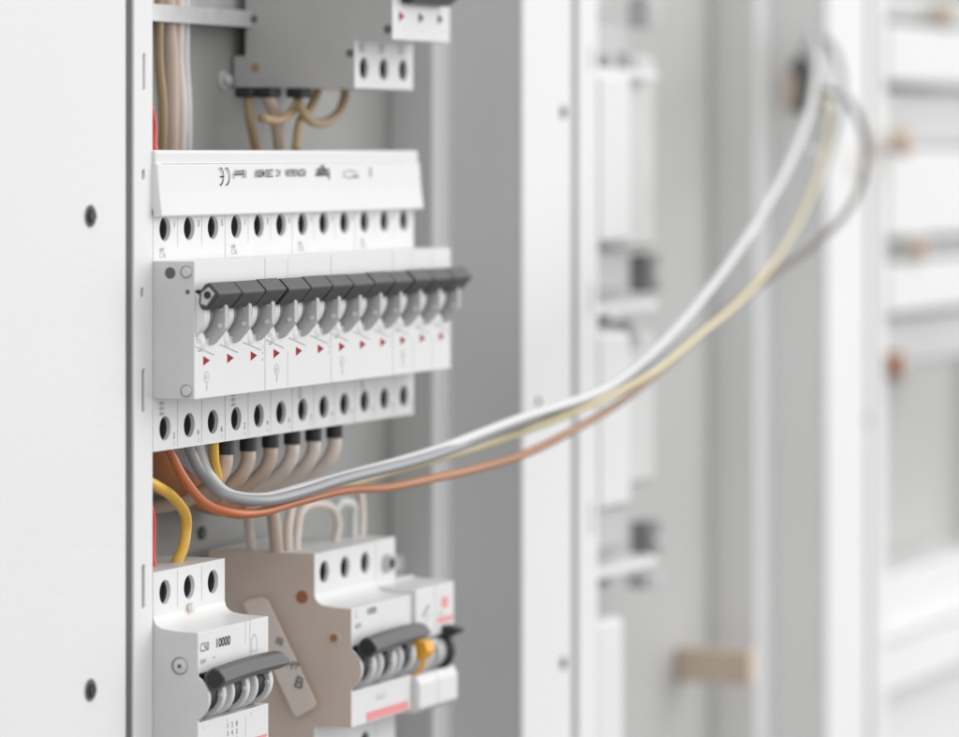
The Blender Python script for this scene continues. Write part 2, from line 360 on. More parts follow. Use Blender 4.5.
def breaker_body(bm, n, x0, zc, H=40, Pt=44, Pf=59, hf=22.5, r1=13, r0=-3, hr=4.0, hz=32.8, back=3, recess=9, chamfer=0, cheek=None):
    a, b = x0 + .15, x0 + n * PW - .15
    mid = [(Pt + .5, hf + chamfer - 1.7), (Pt + 1.5, hf + chamfer - 2.8), (Pt + 3.0, hf + chamfer - 3.6), (Pt + 5.5, hf + .5), (Pt + 9, hf + .2)] if chamfer else []
    prof = [(back, H), (Pt, H), (Pt, hf + chamfer)] + mid + [(Pf, hf), (Pf, r1), (Pf - recess, r1), (Pf - recess, r0), (Pf, r0), (Pf, -hf), (Pt, -hf), (Pt, -H), (back, -H)]
    side = [(back, H), (Pt, H), (Pt, hf + chamfer)] + mid + [(Pf, hf), (Pf, r1)]
    if cheek:
        cp, cz, cr = cheek; k0 = math.acos(min(1, (Pf - cp) / cr)) 
        side += [(cp + cr * math.cos(k0 * u), cz + cr * math.sin(k0 * u)) for u in [1 - q / 8 for q in range(17)]]
    side += [(Pf, r0), (Pf, -hf), (Pt, -hf), (Pt, -H), (back, -H)]
    # closed outer wall on the near side, then the poles behind it
    w_ = 1.0
    A = [V(bm, a, p, zc + z) for p, z in side]; f1 = bm.faces.new(A); f1.material_index = 1
    m_ = len(side); B = [V(bm, a + w_, p, zc + z) for p, z in side]
    tq = [(side[k], side[(k + 1) % m_]) for k in range(m_)]
    for k in range(m_):
        pa, pb = side[k], side[(k + 1) % m_]
        if pa[0] == Pt and pb[0] == Pt: continue
        bm.faces.new((A[k], A[(k + 1) % m_], B[(k + 1) % m_], B[k]))
    inn = [(Pf, r1)] + [p for p in side[5 + len(mid):-5]] + [(Pf, r0), (Pf - recess, r0), (Pf - recess, r1)]
    bm.faces.new([V(bm, a + w_, p, zc + z) for p, z in inn])
    A = [V(bm, a + w_, p, zc + z) for p, z in prof]; B = [V(bm, b, p, zc + z) for p, z in prof]
    bm.faces.new(B[::-1])
    for k in range(len(prof)):
        if prof[k][0] == Pt and prof[(k + 1) % len(prof)][0] == Pt: continue
        bm.faces.new((A[k], A[(k + 1) % len(prof)], B[(k + 1) % len(prof)], B[k]))
    for i in range(n):
        xa, xb = (a if i == 0 else x0 + i * PW), (b if i == n - 1 else x0 + (i + 1) * PW)
        cx = x0 + (i + .5) * PW - .2
        bore(bm, Pt, xa, xb, zc + hf + chamfer, zc + H, cx, zc + hz, hr)
        bore(bm, Pt, xa, xb, zc - H, zc - hf, cx, zc - hz, hr)
    bmesh.ops.remove_doubles(bm, verts=bm.verts, dist=1e-6)
def pole_seams(bm, n, x0, zc, Pf, Pt=44, hf=22.5, H=40, up=True, low=True, front=(), mi=2):
    for i in range(1, n):
        X = x0 + i * PW
        if up: quadP(bm, X - .1, X + .1, zc + hf + 4.5, zc + H - .9, Pt + .05, mi)
        if low: quadP(bm, X - .12, X + .12, zc - H + .6, zc - hf - .6, Pt + .05, mi)
        if i in front:
            quadP(bm, X - .08, X + .08, zc + 14, zc + hf - .6, Pf + .05, mi); quadP(bm, X - .08, X + .08, zc - hf + .6, zc - 10, Pf + .05, mi)
def screws(t, n, x0, zc, Pt=44, hz=32.8, which=(1, -1)):
    for s in which:
        for i in range(n):
            cx = x0 + (i + .5) * PW - .2
            bm = bmesh.new(); cylP(bm, cx, zc + s * hz, 3.3, Pt - 10.7, Pt - 8.0, 24)
            obj('terminal_screw', bm, 'dark', t, .2)
def sub_drum(t, X, zc, Pf):
    dz = zc + 4.9; dp = Pf - 5.6
    bm = bmesh.new(); prism(bm, disc_prof(dp, dz, 8.9, 48), X + 1.25, X + 2.6); obj('toggle_cheek', bm, 'plastic', t, .35)
    bm = bmesh.new(); prism(bm, disc_prof(dp, dz, 8.1, 48), X + 2.61, X + 7.0); k = obj('toggle_drum', bm, 'plastic', t, .25)
    bm = bmesh.new(); prism(bm, disc_prof(dp, dz, 7.7, 48), X + 7.01, X + 7.4); obj('drum_gap', bm, 'gasket', k)
    bm = bmesh.new(); prism(bm, disc_prof(dp, dz, 8.1, 48), X + 7.41, X + 8.8); prism(bm, disc_prof(dp, dz, 7.4, 48), X + 8.81, X + 11.2); prism(bm, disc_prof(dp, dz, 8.0, 48), X + 14.3, X + 17.5); obj('drum_band', bm, 'seam', k, .2)
    bm = bmesh.new(); bmesh.ops.create_uvsphere(bm, u_segments=32, v_segments=20, radius=1, matrix=Matrix.Translation(W(X + 6.4, Pf - 5.0, zc - 4.2)) @ Matrix.Diagonal((4.7 * S, 5.7 * S, 6.0 * S, 1))); obj('scallop', bm, 'plastic', t, smooth=True)
    # upright link plate with chamfered ends
    q = Pf + 5.9; z = zc
    prof = [(Pf - 5, z + 12), (Pf + 1.5, z + 11.6), (q - 1.6, z + 9.8), (q, z + 7.9), (q, z + .4), (q - 1.2, z - 1.2), (Pf + 1.8, z - 4.5), (Pf + .6, z - 5.3), (Pf - 5, z - 3)]
    bm = bmesh.new(); prism(bm, prof, X + 11.0, X + 12.4); prof2 = [(p - .4 if p > Pf else p, zz) for p, zz in prof]
    prism(bm, prof2, X + 12.9, X + 14.2); prism(bm, [(p - 1.2, zz) for p, zz in prof], X + 12.3, X + 13.0)
    k = obj('link_plate', bm, 'drum', t, .28)
    bm = bmesh.new()
    for zz in (z + 7.2, z + 1.2): prism(bm, disc_prof(q - 1.9, zz, .85, 20), X + 10.4, X + 11.02)
    obj('rivet', bm, 'plastic', k, .2)
def row_breaker(x0, zc, label, fs=(), gap=.35):
    """three-pole breaker with one charcoal handle segment per pole"""
    t = thing('circuit_breaker', label, 'circuit breaker', (x0, 0, zc - 40), 'three-pole breakers of the middle row')
    bm = bmesh.new(); breaker_body(bm, 3, x0, zc); obj('body', bm, ['plastic', 'plastic_side', 'dark'], t, .4, 3)
    screws(t, 3, x0, zc)
    for i in range(3):
        X = x0 + i * PW
        sub_drum(t, X, zc, 59)
        # handle segment : folded wedge
        bm = bmesh.new(); z = zc + random.uniform(-.22, .22)
        prof = [(60.9, z + 12.7), (62.6, z + 15.2), (64.4, z + 15.8), (67.9, z + 12.3), (67.7, z + 11.5), (63.6, z + 6.8), (61.5, z + 6.9), (60.4, z + 9)]
        x_a, x_b = X + .25, X + PW - (gap if i == 2 else .35)
        prism(bm, prof, x_a + (0.2 if i else 0), x_b)
        h = obj('handle', bm, 'handle', t, .35, 3)
        if i == 0:
            bm = bmesh.new(); prism(bm, [(61.6, z + 12.4), (64.2, z + 14.3), (66.3, z + 12.2), (63.4, z + 8.2), (61.3, z + 8.8)], x_a - .12, x_a + .3); obj('handle_socket', bm, 'drum', h, .1)
            bm = bmesh.new(); prism(bm, disc_prof(63.8, z + 11.7, 1.25, 20), x_a - .5, x_a - .1); obj('pivot_hole', bm, 'black', h, .1)
        bm = bmesh.new(); box(bm, X + 5, X + 12, 54, 63.2, z + 6.9, z + 12); obj('toggle_stub', bm, 'drum', t, .4)
    # printing on the lower front
    bm = bmesh.new(); Pk = 59.07
    for i in range(3):
        X = x0 + i * PW; zt = zc - 10.2
        X += 2.2; polyP(bm, [(X + 4.4, zt + 1.6), (X + 4.4, zt - 1.6), (X + 7.6, zt - .56), (X + 7.6, zt + .56)], Pk, 1)
        polyP(bm, [(X + 7.62, zt + .56), (X + 7.62, zt - .56), (X + 9.3, zt)], Pk, 0)
        polyP(bm, [(X + 6.4, zt), (X + 7.6, zt - .56), (X + 7.6, zt + .56)], Pk + .02, 0); X -= 2.2
        strokeP(bm, [(X + .8, zt + 4.9), (X + 14.6, zt + 1.6)], .34, Pk, 2)
        text_bm(bm, 'I', X + 1.4, Pk, zt + 8.2, 1.4)
    text_bm(bm, 'C16', x0 + 1.6, Pk, zc - 4.3, 1.5, mi=2)
    strokeP(bm, [(x0 + 2.6, zc - 6.7), (x0 + 4.6, zc - 6.9), (x0 + 5.6, zc - 6.2), (x0 + 6.6, zc - 6.7)], .25, Pk, 0)
    for k in range(3): text_bm(bm, '%d' % (2 + 2 * k), x0 + 15.6 + 2 * PW, Pk, zc - 8 - 2.1 * k, 1.1, mi=2)
    # small round approval mark
    ring = [(x0 + 9 + 1.7 * math.cos(a * math.pi / 12), zc - 15.6 + 1.7 * math.sin(a * math.pi / 12)) for a in range(25)]
    strokeP(bm, ring, .2, Pk, 2); text_bm(bm, 'B', x0 + 8.2, Pk, zc - 16.3, 1.3, mi=2)
    quadP(bm, x0 + 9, x0 + 9.4, zc - 20, zc - 17.6, Pk, 2)
    # terminal numbers and grey rating blocks on both terminal faces
    pole_seams(bm, 3, x0, zc, 59, up=False, low=False, front=fs)
    obj('printing', bm, ['ink', 'red', 'ink_pale'], t); bm = bmesh.new(); bu = bmesh.new()
    pole_seams(bu, 3, x0, zc, 59, low=False); pole_seams(bm, 3, x0, zc, 59, up=False)
    for i in range(3):
        X = x0 + i * PW
        text_bm(bu, '%d' % (1 + 2 * i), X + 14.6, 44.07, zc + 33.3, 2.1, mi=0)
        text_bm(bm, '%d' % (2 + 2 * i), X + 14.4, 44.07, zc - 36.5, 2.0, mi=0)
        text_bm(bm, 'T', X + 14.6, 44.07, zc - 39, 1.4, mi=2)
    for dx, wd in ((4.5, 10),):
        for r_ in range(3): text_bm(bm, '400V~', x0 + dx, 44.07, zc - 25 - 1.7 * r_, 1.2, mi=2, wide=.9)
        text_bm(bu, 'C16', x0 + dx, 44.07, zc + 23.4, 1.9, mi=2)
        text_bm(bu, '6000', x0 + dx, 44.07, zc + 25.5, 1.2, mi=2)
    for b_ in (bm, bu): obj('terminal_printing', b_, ['ink', 'red', 'ink_pale'], t)
    return t
ZR = -57.5
first = row_breaker(0, ZR, 'first three-pole white breaker from the left, its grey side with small holes showing', gap=1.7)
b = bmesh.new()
# moulded details on the exposed grey side
for (x, y, r, kind) in ((170, 273, 1.9, 'hole'), (187, 272, 1.7, 'peg'), (187.5, 292, .8, 'hole'), (187, 391, 1.7, 'peg')):
    X, P, z = onX(x, y, 0)
    if kind == 'peg':
        bm = bmesh.new(); prism(bm, disc_prof(P, z, r, 28), -.9, .13); k = obj('peg', bm, 'plastic_side', first, .35); bm = bmesh.new(); prism(bm, disc_prof(P - .35, z, r + .35, 28), -.06, .13); obj('peg_recess', bm, 'seam', k)
    else:
        bm = bmesh.new(); prism(bm, disc_prof(P, z, r, 28), .06, .14); prism(bm, disc_prof(P + .5 * (r > 1), z, r * .7, 28), .02, .05); k = obj('side_hole', bm, 'gasket', first)
b.free()
labs = ['second three-pole white breaker, directly right of the one with the exposed grey side',
        'third three-pole white breaker from the left, slightly out of focus',
        'fourth, most blurred three-pole white breaker at the right end of the row']
for k in range(3):
    c = row_breaker((k + 1) * 3 * PW, ZR, labs[k], fs=((1,), (), (1, 2))[k], gap=(.6, 1.5, .35)[k])

# comb cover on the top terminals, marked upside down
t = thing('busbar_cover', 'long white plastic cover with upside-down lettering over the middle row', 'cover', (0, 44, -20))
xa, xb = -.6, 214.6
bm = bmesh.new()
prism(bm, [(20, 1.3), (44.6, 1.3), (45.2, .6), (45.2, -3.0), (45.9, -3.4), (46.6, -12.5), (47.6, -20.2), (47.0, -20.7), (44.2, -20.7), (44.2, -18.5), (20, -16.9)], xa, xb)
obj('shell', bm, 'plastic', t, .35, 3)
bm = bmesh.new(); prism(bm, [(21, -4), (43.6, -8), (44.1, -19.8), (21, -17.2)], xa - .5, xa - .02); obj('end_cap', bm, 'seam', t, .1)
bm = bmesh.new(); quadP(bm, 2, xb - 1, -3.25, -3.1, 45.95); obj('fold_line', bm, 'ink_pale', t)
# lettering turned by 180 degrees (reads from the far end towards the near end)
bm = bmesh.new()
def lab(s, x, y, h, wide=1.0, bold=0, mi=0):
    X, P, z = onP(x, y, 46.35); text_bm(bm, s, X, 46.62, z, h, math.pi, wide=wide, bold=bold, mi=mi)
lab('hager', 329.5, 168.5, 4.0, .95, .12)
lab('KDN363A', 305.5, 168.9, 2.7, 1.02, .03, 0)
lab('AC', 280.5, 169.3, 2.6, .85)
lab('230/400V', 272.5, 169.3, 2.8, .95, .03)
lab('16mm²', 246.5, 169.8, 2.9, .92, .04)
lab('I', 371, 167.5, 3.4, 1.1, .1)
# CE mark
X, P, z = onP(224, 176.5, 46.35); Pk = 46.62
for cx, mid in ((X + 1.0, False), (X - 3.6, True)):
    arc = [(cx + 2.9 * math.cos(a), z + 2.9 * math.sin(a)) for a in [math.radians(d) for d in range(-88, 89, 11)]]
    strokeP(bm, arc, .55, Pk, 1)
    if mid: strokeP(bm, [(cx + 2.9, z), (cx + .6, z)], .5, Pk, 1)
# lamp-shaped emblem between the name and the bar
X, P, z = onP(350, 174, 46.35)
strokeP(bm, [(X + 6 * math.cos(a / 10 * math.pi), z + 1.3 * math.sin(a / 10 * math.pi)) for a in range(21)], .35, Pk, 2)
strokeP(bm, [(X + 2, z - .8), (X + 8, z - 1.0)], .7, Pk, 2)
bm2 = bm
obj('printing', bm2, ['ink', 'ink', 'ink_pale'], t)

# ------------------------------------------------------------------ upper grey breaker
ZU = 64.0
t = thing('circuit_breaker', 'large mid-grey breaker cut off by the top edge of the photo', 'circuit breaker', (159, 0, ZU - 40))
x0 = 159.5
bm = bmesh.new(); breaker_body(bm, 3, x0, ZU, back=0, r1=5, r0=-4); obj('body', bm, ['plastic', 'upper_grey', 'dark'], t, .5, 3)
screws(t, 3, x0, ZU)
bm = bmesh.new(); box(bm, x0 + .2, x0 + 40, -5, -.1, ZU - 39.5, ZU - 28); obj('rail_clip', bm, 'upper_grey', t, .4)
for (x, y, r) in ((254, 19, 1.4), (255.5, 67, 1.6), (388, 29, 1.5), (350, 53, 1.4)):
    X, P, z = onX(x, y, x0); bm = bmesh.new(); prism(bm, disc_prof(P, z, r, 20), x0 - .3, x0 + .3)
    obj('side_rivet', bm, 'w_ochre' if y == 67 else 'gasket', t, .1)
bm = bmesh.new()
prism(bm, [(60, ZU + 2), (68, ZU + 3), (70, ZU), (68, ZU - 5), (62, ZU - 9.5), (58.9, ZU - 9)], x0 + 8, x0 + 3 * PW - 8); obj('handle', bm, 'handle', t, .6)
bm = bmesh.new()
for i in range(3):
    X = x0 + i * PW + 6
    polyP(bm, [(X, ZU - 12), (X, ZU - 16), (X + 5, ZU - 14)], 59.07, 1 if i == 0 else 0)
    text_bm(bm, '~', X + 4, 59.07, ZU - 19.5, 2, mi=2)
obj('printing', bm, ['ink', 'red', 'ink_pale'], t)
bm = bmesh.new()
for i in range(3):
    for r_ in range(2): text_bm(bm, '400V~', x0 + i * PW + 4, 44.07, ZU - 25.2 - 1.8 * r_, 1.5)
obj('terminal_printing', bm, 'ink_pale', t)

# ------------------------------------------------------------------ breakers with one bar handle
def bar_breaker(t, x0, zc, side, Pf=60.3, hz=32.8, hf=21, hh=6.2, ring_m='plastic'):
    bm = bmesh.new(); breaker_body(bm, 3, x0, zc, Pf=Pf, r1=7.6, r0=-8.4, recess=10, back=2, hf=hf, chamfer=4.5, cheek=(Pf - 4.2, -.5, 8.2))
    body = obj('body', bm, ['plastic', side, 'dark'], t, .8, 3); screws(t, 3, x0, zc)
    dz, dp = zc - .5, Pf - 4.2
    for i in range(3):
        X = x0 + i * PW
        bm = bmesh.new(); prism(bm, disc_prof(dp, dz, 7.6, 48), X + 1.3, X + 3.4); prism(bm, disc_prof(dp, dz, 7.6, 48), X + 12.0, X + 14.6); prism(bm, disc_prof(dp, dz, 6.4, 48), X + 14.7, X + 17.4)
        obj('toggle_ring', bm, ring_m, t, .6, 3)
        bm = bmesh.new(); prism(bm, disc_prof(dp, dz, 5.9, 40), X + 3.5, X + 11.9); d = obj('toggle_drum', bm, 'black', t, .3)
        bm = bmesh.new(); prism(bm, [(dp + 4, dz + 2.5), (dp + 8.2, dz + 3.4), (dp + 8, dz + 6), (dp + 3.5, dz + 8)], X + 4.6, X + 10.6); obj('toggle_finger', bm, 'handle', d, .3)
        bm = bmesh.new(); prism(bm, disc_prof(dp + 6.4, dz + .2, .8, 14), X + 11.2, X + 11.95); obj('pin', bm, 'plastic', d, .1)
    # the bar itself: rounded, thinner and rising at the far end
    n = 14; bm = bmesh.new(); rings = []
    base = [(-3.9, .6), (-2.4, 2.8), (-.6, 3.8), (1.6, 2.9), (3.6, .5), (3.8, -.8), (1.5, -3.2), (-.8, -4.1), (-3.2, -2.2)]
    for k in range(n + 1):
        u = k / n; X = x0 + 1 + u * (3 * PW + 1.5)
        s = 1 if u < .86 else math.sqrt(max(.02, 1 - ((u - .86) / .145) ** 2))
        zo = hh + .6 * math.sin(math.pi * u)
        rings.append([V(bm, X, Pf + 5.8 + p * s - .8 * u, zc + zo + (z if z > 0 else z * (1 - .35 * u)) * s) for p, z in base])
    m_ = len(base)
    for k in range(n):
        for j in range(m_): bm.faces.new((rings[k][j], rings[k][(j + 1) % m_], rings[k + 1][(j + 1) % m_], rings[k + 1][j]))
    bm.faces.new(rings[0]); bm.faces.new(rings[-1][::-1])
    h = obj('handle', bm, 'bar', t, .5, 3)
    sb = [(p * .8, z * .8) for p, z in base]
    bm = bmesh.new(); prism(bm, [(Pf + 5.8 + p, zc + hh + z) for p, z in sb], x0 + .75, x0 + 1.05); obj('handle_socket', bm, 'black', h)
    return body
t = thing('circuit_breaker', 'sharp white three-pole breaker with pale grey side at the bottom left corner', 'circuit breaker', (0, 0, -217))
ZL = -177
bar_breaker(t, 0, ZL, 'plastic_side')
X, P, z = onX(180.5, 666, 0)
bm = bmesh.new(); prism(bm, disc_prof(P, z, 2.4, 30), -.5, .13); prism(bm, disc_prof(P, z, 1.5, 24), -.8, -.45); k = obj('side_rivet', bm, 'plastic_side', t, .25)
bm = bmesh.new(); prism(bm, disc_prof(P - .4, z, 2.9, 30), -.04, .13); obj('rivet_recess', bm, 'seam', k)
bm = bmesh.new(); prism(bm, disc_prof(P, z, .7, 16), -.95, -.82); obj('rivet_core', bm, 'gasket', k)
bm = bmesh.new(); box(bm, -.1, .14, 6, 43, ZL + 17.9, ZL + 18.2); obj('mould_line', bm, 'plastic_side', t)
bm = bmesh.new(); X, P, z = onX(206, 699, 0); prism(bm, disc_prof(P, z, .55, 16), .2, .38); obj('side_hole', bm, 'black', t)
bm = bmesh.new(); Pk = 60.38
text_bm(bm, 'C50', 1.6, Pk, ZL + 14.6, 2.9, wide=.95, mi=0)
text_bm(bm, '400V', 1.6, Pk, ZL + 10.6, 1.6, mi=2); text_bm(bm, '~', 11, Pk, ZL + 11, 2.0, mi=0)
box_x = 13
for q in range(0): quadP(bm, box_x + q * 2.6, box_x + q * 2.6 + 2.1, ZL + 14.4, ZL + 17.8, Pk, 3)
text_bm(bm, '10000', box_x, Pk, ZL + 14.8, 3.0, wide=1.05, mi=0, bold=.12)
strokeP(bm, [(39.0, ZL + 8.5), (39.0, ZL + 22)], .2, Pk, 2)
strokeP(bm, [(40.2, ZL + 10.6), (40.2, ZL + 14.6), (42.2, ZL + 16.2), (44.2, ZL + 14.6), (44.2, ZL + 10.6), (40.2, ZL + 10.6)], .2, Pk, 2)
for q in range(3):
    for r_ in range(4): text_bm(bm, ['1', '3', '5', '/', '2', '4', '6', 'I', '0', '2', '4', '6'][(q * 4 + r_) % 12], 21.5 + q * 3.4, Pk, ZL - 12.8 - 2.6 * r_, 1.7, mi=0)
pole_seams(bm, 3, 0, ZL, 60.3, low=False, front=(2,))
quadP(bm, 39, 52, ZL - 19.4, ZL - 18.4, Pk, 4); quadP(bm, 44, 52, ZL - 22, ZL - 20.2, Pk, 4)
for q in range(3): text_bm(bm, 'I', 4 + 17.8 * q, Pk, ZL - 11, 1.3, mi=2)
obj('printing', bm, ['ink', 'red', 'ink_pale', 'ink_pale', 'pink'], t)
# small green-grey marker on the step
bm = bmesh.new(); cylP(bm, 26, ZL + 26.0, 1.6, 44.2, 46.0, 16); obj('step_marker', bm, 'label', t, .3)

ZM = -182
XM = 125.0
t = thing('circuit_breaker', 'three-pole breaker with a taupe side and black bar handle, right of the bottom left breaker', 'circuit breaker', (XM, 0, ZM - 40))
bar_breaker(t, XM, ZM, 'taupe', Pf=58.4, hh=7.5)
for (x, y, r, m_) in ((302, 597, 2.3, 'w_brown'), (334, 638, 2.6, 'taupe')):
    X, P, z = onX(x, y, XM); bm = bmesh.new(); prism(bm, disc_prof(P, z, r, 26), XM - .25, XM + .3); k = obj('side_rivet', bm, m_, t, .2)
    bm = bmesh.new(); prism(bm, disc_prof(P, z, r * .55, 20), XM - .45, XM - .26); obj('rivet_core', bm, 'w_brown', k)
bm = bmesh.new(); Pk = 58.48
text_bm(bm, 'C', XM + 3, Pk, ZM + 17.5, 2.5, mi=2); text_bm(bm, '10000', XM + 13, Pk, ZM + 17.5, 2.5, mi=0); text_bm(bm, '400V', XM + 3, Pk, ZM + 13.5, 2, mi=2)
quadP(bm, XM + 13, XM + 50, ZM - 20.5, ZM - 17.3, Pk, 1)
for q in range(3): text_bm(bm, '135', XM + 22 + q * 3, Pk, ZM - 11 - q * 0, 1.5, mi=2, rot=-math.pi / 2)
obj('printing', bm, ['ink', 'pink', 'ink_pale'], t)

# neighbours of the taupe breaker
x1 = XM + 3 * PW + .3
def slim(x0, H, label, orange):
    t = thing('control_module', label, 'module', (x0, 0, ZM - 40))
    bm = bmesh.new(); a, b = x0 + .1, x0 + PW - .1
    zt = ZM + 40 if H else ZM + 24
    prof = [(2, zt), (44, zt), (44, ZM + 23.4), (60, ZM + 22.5), (60, ZM + 4), (52, ZM + 4), (52, ZM - 9), (60, ZM - 9), (61.5, ZM - 12), (61.5, ZM - 21), (59, ZM - 23), (44, ZM - 23.5), (44, ZM - 40 if H else ZM - 24), (2, ZM - 40 if H else ZM - 24)]
    prism(bm, prof, a, b); obj('body', bm, 'plastic', t, .6, 3)
    if H:
        bm = bmesh.new(); cylP(bm, x0 + 9, ZM + 31, 3.4, 43.5, 46.2); k = obj('terminal_collar', bm, 'plastic_grey', t, .3)
        bm = bmesh.new(); cylP(bm, x0 + 9, ZM + 31, 2, 46.3, 46.8); obj('terminal_hole', bm, 'black', k)
    bm = bmesh.new(); prism(bm, disc_prof(54.5, ZM - 2.5, 6.6, 40), x0 + 1.2, x0 + 15.5); k = obj('toggle_drum', bm, 'drum', t, .4)
    bm = bmesh.new()
    if orange:
        prism(bm, disc_prof(54.6, ZM - 2.5, 7.6, 40), x0 + 2.6, x0 + 5.2); prism(bm, [(57, ZM - 3.5), (62.5, ZM - 3), (64.5, ZM), (63, ZM + 3.6), (55, ZM + 4)], x0 + 1, x0 + 8); obj('toggle', bm, 'orange', t, .8, 3); bm = bmesh.new(); prism(bm, [(55, ZM - 1.5), (61, ZM - 1), (62, ZM + 3), (55, ZM + 3.5)], x0 + 8.6, x0 + 15.5); obj('toggle_cap', bm, 'w_cream', t, .6)
    else:
        prism(bm, disc_prof(54.6, ZM - 2.5, 8.4, 40), x0 + 8.5, x0 + 12.5); prism(bm, [(58, ZM + 2), (62, ZM + 2.6), (66.5, ZM + 4.6), (67, ZM + 5.4), (62, ZM + 7), (57, ZM + 7.2)], x0 + 6, x0 + 12); obj('toggle', bm, 'black', t, .5, 3)
    bm = bmesh.new()
    if orange: strokeP(bm, [(x0 + 6, ZM + 12), (x0 + 12, ZM + 16)], .8, 60.07, 0); strokeP(bm, [(x0 + 9, ZM + 10), (x0 + 13, ZM + 13)], .5, 60.07, 2)
    else:
        quadP(bm, x0 + 6, x0 + 12, ZM + 13.5, ZM + 17.5, 60.07, 1); quadP(bm, x0 + 2, x0 + 16.5, ZM + 8.2, ZM + 10.2, 60.07, 1); text_bm(bm, '0.5', x0 + 4, 60.07, ZM + 10.8, 1.5)
    obj('printing', bm, ['ink', 'pink', 'ink_pale'], t)
slim(x1, True, 'slim white module with an orange toggle next to the taupe breaker', True)
slim(x1 + PW, False, 'low white module with a black lever at the end of the bottom row', False)

# loose label hanging across the taupe side
t = thing('label_strip', 'beige printed strip leaning diagonally against the taupe breaker side', 'label', (XM - 4, 30, -200))
Xs = XM - 3.5
def cs(x, y): return onX(x, y, Xs)
cor = [cs(243, 604), cs(247, 600), cs(262, 597), cs(267, 600), cs(316, 703), cs(314, 708), cs(297, 717), cs(293, 714)]
bm = bmesh.new(); a = [V(bm, *c) for c in cor]; b_ = [V(bm, c[0] + .7, c[1], c[2]) for c in cor]
bm.faces.new(a); bm.faces.new(b_[::-1])
for i in range(8): bm.faces.new((a[i], a[(i + 1) % 8], b_[(i + 1) % 8], b_[i]))
obj('strip', bm, 'label', t, .15)
bm = bmesh.new()
for (x, y, h, s, wd) in ((275, 643, 2.6, 'III', 1.1), (285, 666, 3.0, 'H8', 1.0), (293, 686, 4.2, 'B', 1.1)):
    X, P, z = onX(x, y, Xs); text_bm(bm, s, Xs - .06, P, z, h, rot=math.radians(-18), side=True, wide=wd, bold=.1)
obj('printing', bm, 'gasket', t)

# ================================================================== WIRES
def pp(lst):
    out = []
    for q in lst:
        X, P, z = onP(*q); out.append((X, P + random.uniform(-.5, .5), z + random.uniform(-.3, .3)))
    return out
wire('long_wire', pp([(197, 436, 36), (203, 456, 36), (211, 478, 38), (230, 494, 44), (262, 497, 51), (300, 488, 56), (340, 477, 62), (430, 453, 74), (520, 419, 88), (590, 395, 98), (632, 370, 104), (680, 325, 110), (716, 280, 112), (752, 230, 110), (785, 172, 104), (806, 120, 95), (816, 75, 82), (815, 46, 66), (810, 34, 48), (804, 50, 32), (806, 84, 22)]),
     1.85, 'w_white', 'thick white wire sagging from the middle row to the far cabinet, topmost of the bundle')
wire('long_wire', pp([(186, 436, 37), (192, 452, 38), (203, 476, 42), (224, 495, 51), (262, 501, 59), (300, 493, 63), (345, 479.5, 68), (430, 457, 76), (520, 424, 84), (590, 400, 92), (628, 381, 95), (690, 340, 96), (760, 284, 94), (802, 228, 86), (828, 162, 76), (843, 98, 66), (836, 55, 54), (818, 36, 40), (804, 58, 25), (806, 84, 20)]),
     1.85, 'w_grey', 'grey wire running just under the white one, looping at the far wall opening')
wire('long_wire', pp([(211, 436, 37), (213, 456, 37), (216, 480, 38), (226, 496, 42), (262, 501, 50), (330, 492, 56), (385, 474, 62), (435, 460, 70), (490, 443, 77), (560, 418, 92), (622, 389, 105), (660, 367, 112), (700, 334, 116), (745, 296, 116), (785, 248, 108), (812, 195, 88), (826, 150, 76), (830, 110, 60), (818, 92, 40), (806, 88, 20)]),
     1.4, 'w_green', 'thin green and yellow wire in the sagging bundle')
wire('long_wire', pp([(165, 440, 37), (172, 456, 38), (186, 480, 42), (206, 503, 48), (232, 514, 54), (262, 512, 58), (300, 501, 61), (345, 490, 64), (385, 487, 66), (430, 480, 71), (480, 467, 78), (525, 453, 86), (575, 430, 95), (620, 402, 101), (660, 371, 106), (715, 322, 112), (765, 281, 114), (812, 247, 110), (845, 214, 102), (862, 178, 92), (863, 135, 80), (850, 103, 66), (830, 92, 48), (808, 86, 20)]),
     1.6, 'w_graded', 'orange-brown wire, lowest of the long sagging bundle')
wire('short_wire', pp([(862, 150, 50), (868, 170, 50), (880, 148, 44), (900, 142, 40), (912, 150, 30)]), 1.3, 'w_cream', 'short blurred cream wire bridging to the farthest cabinet')
X, P, z = onP(806, 148, 101); t = thing('cable_tie', 'small white blurred cable tie on the white wire below its top bend', 'cable tie', (X, P, z))
bm = bmesh.new(); box(bm, X - 2, X + 3, P - 2.4, P + 2.4, z - 1.2, z + 1.4); obj('head', bm, 'w_white', t, .5)
bm = bmesh.new(); box(bm, X - .8, X + .8, P + .6, P + 6.5, z - 6, z - 1.25); obj('tail', bm, 'w_white', t, .3)
# grommet the bundle enters
X = XP2 - .1; t = thing('cable_grommet', 'blurred brown and black cable opening high in the second cabinet wall', 'grommet', (X, 25, 30))
P0 = PatX(801, X); z0 = Zat(85, X, P0)
bm = bmesh.new(); prism(bm, disc_prof(P0, z0, 7, 30, 14), X - 2, X + .2); obj('opening', bm, 'gasket', t, .4)
bm = bmesh.new(); prism(bm, disc_prof(P0 - 5, z0 - 2, 3.4, 24, 10), X - 3.4, X - 2.1); obj('liner', bm, 'beige', t, .5)
bm = bmesh.new(); tube_into(bm, pp([(822, 165, 56), (829, 160, 55), (834, 172, 55)]), 3.2)
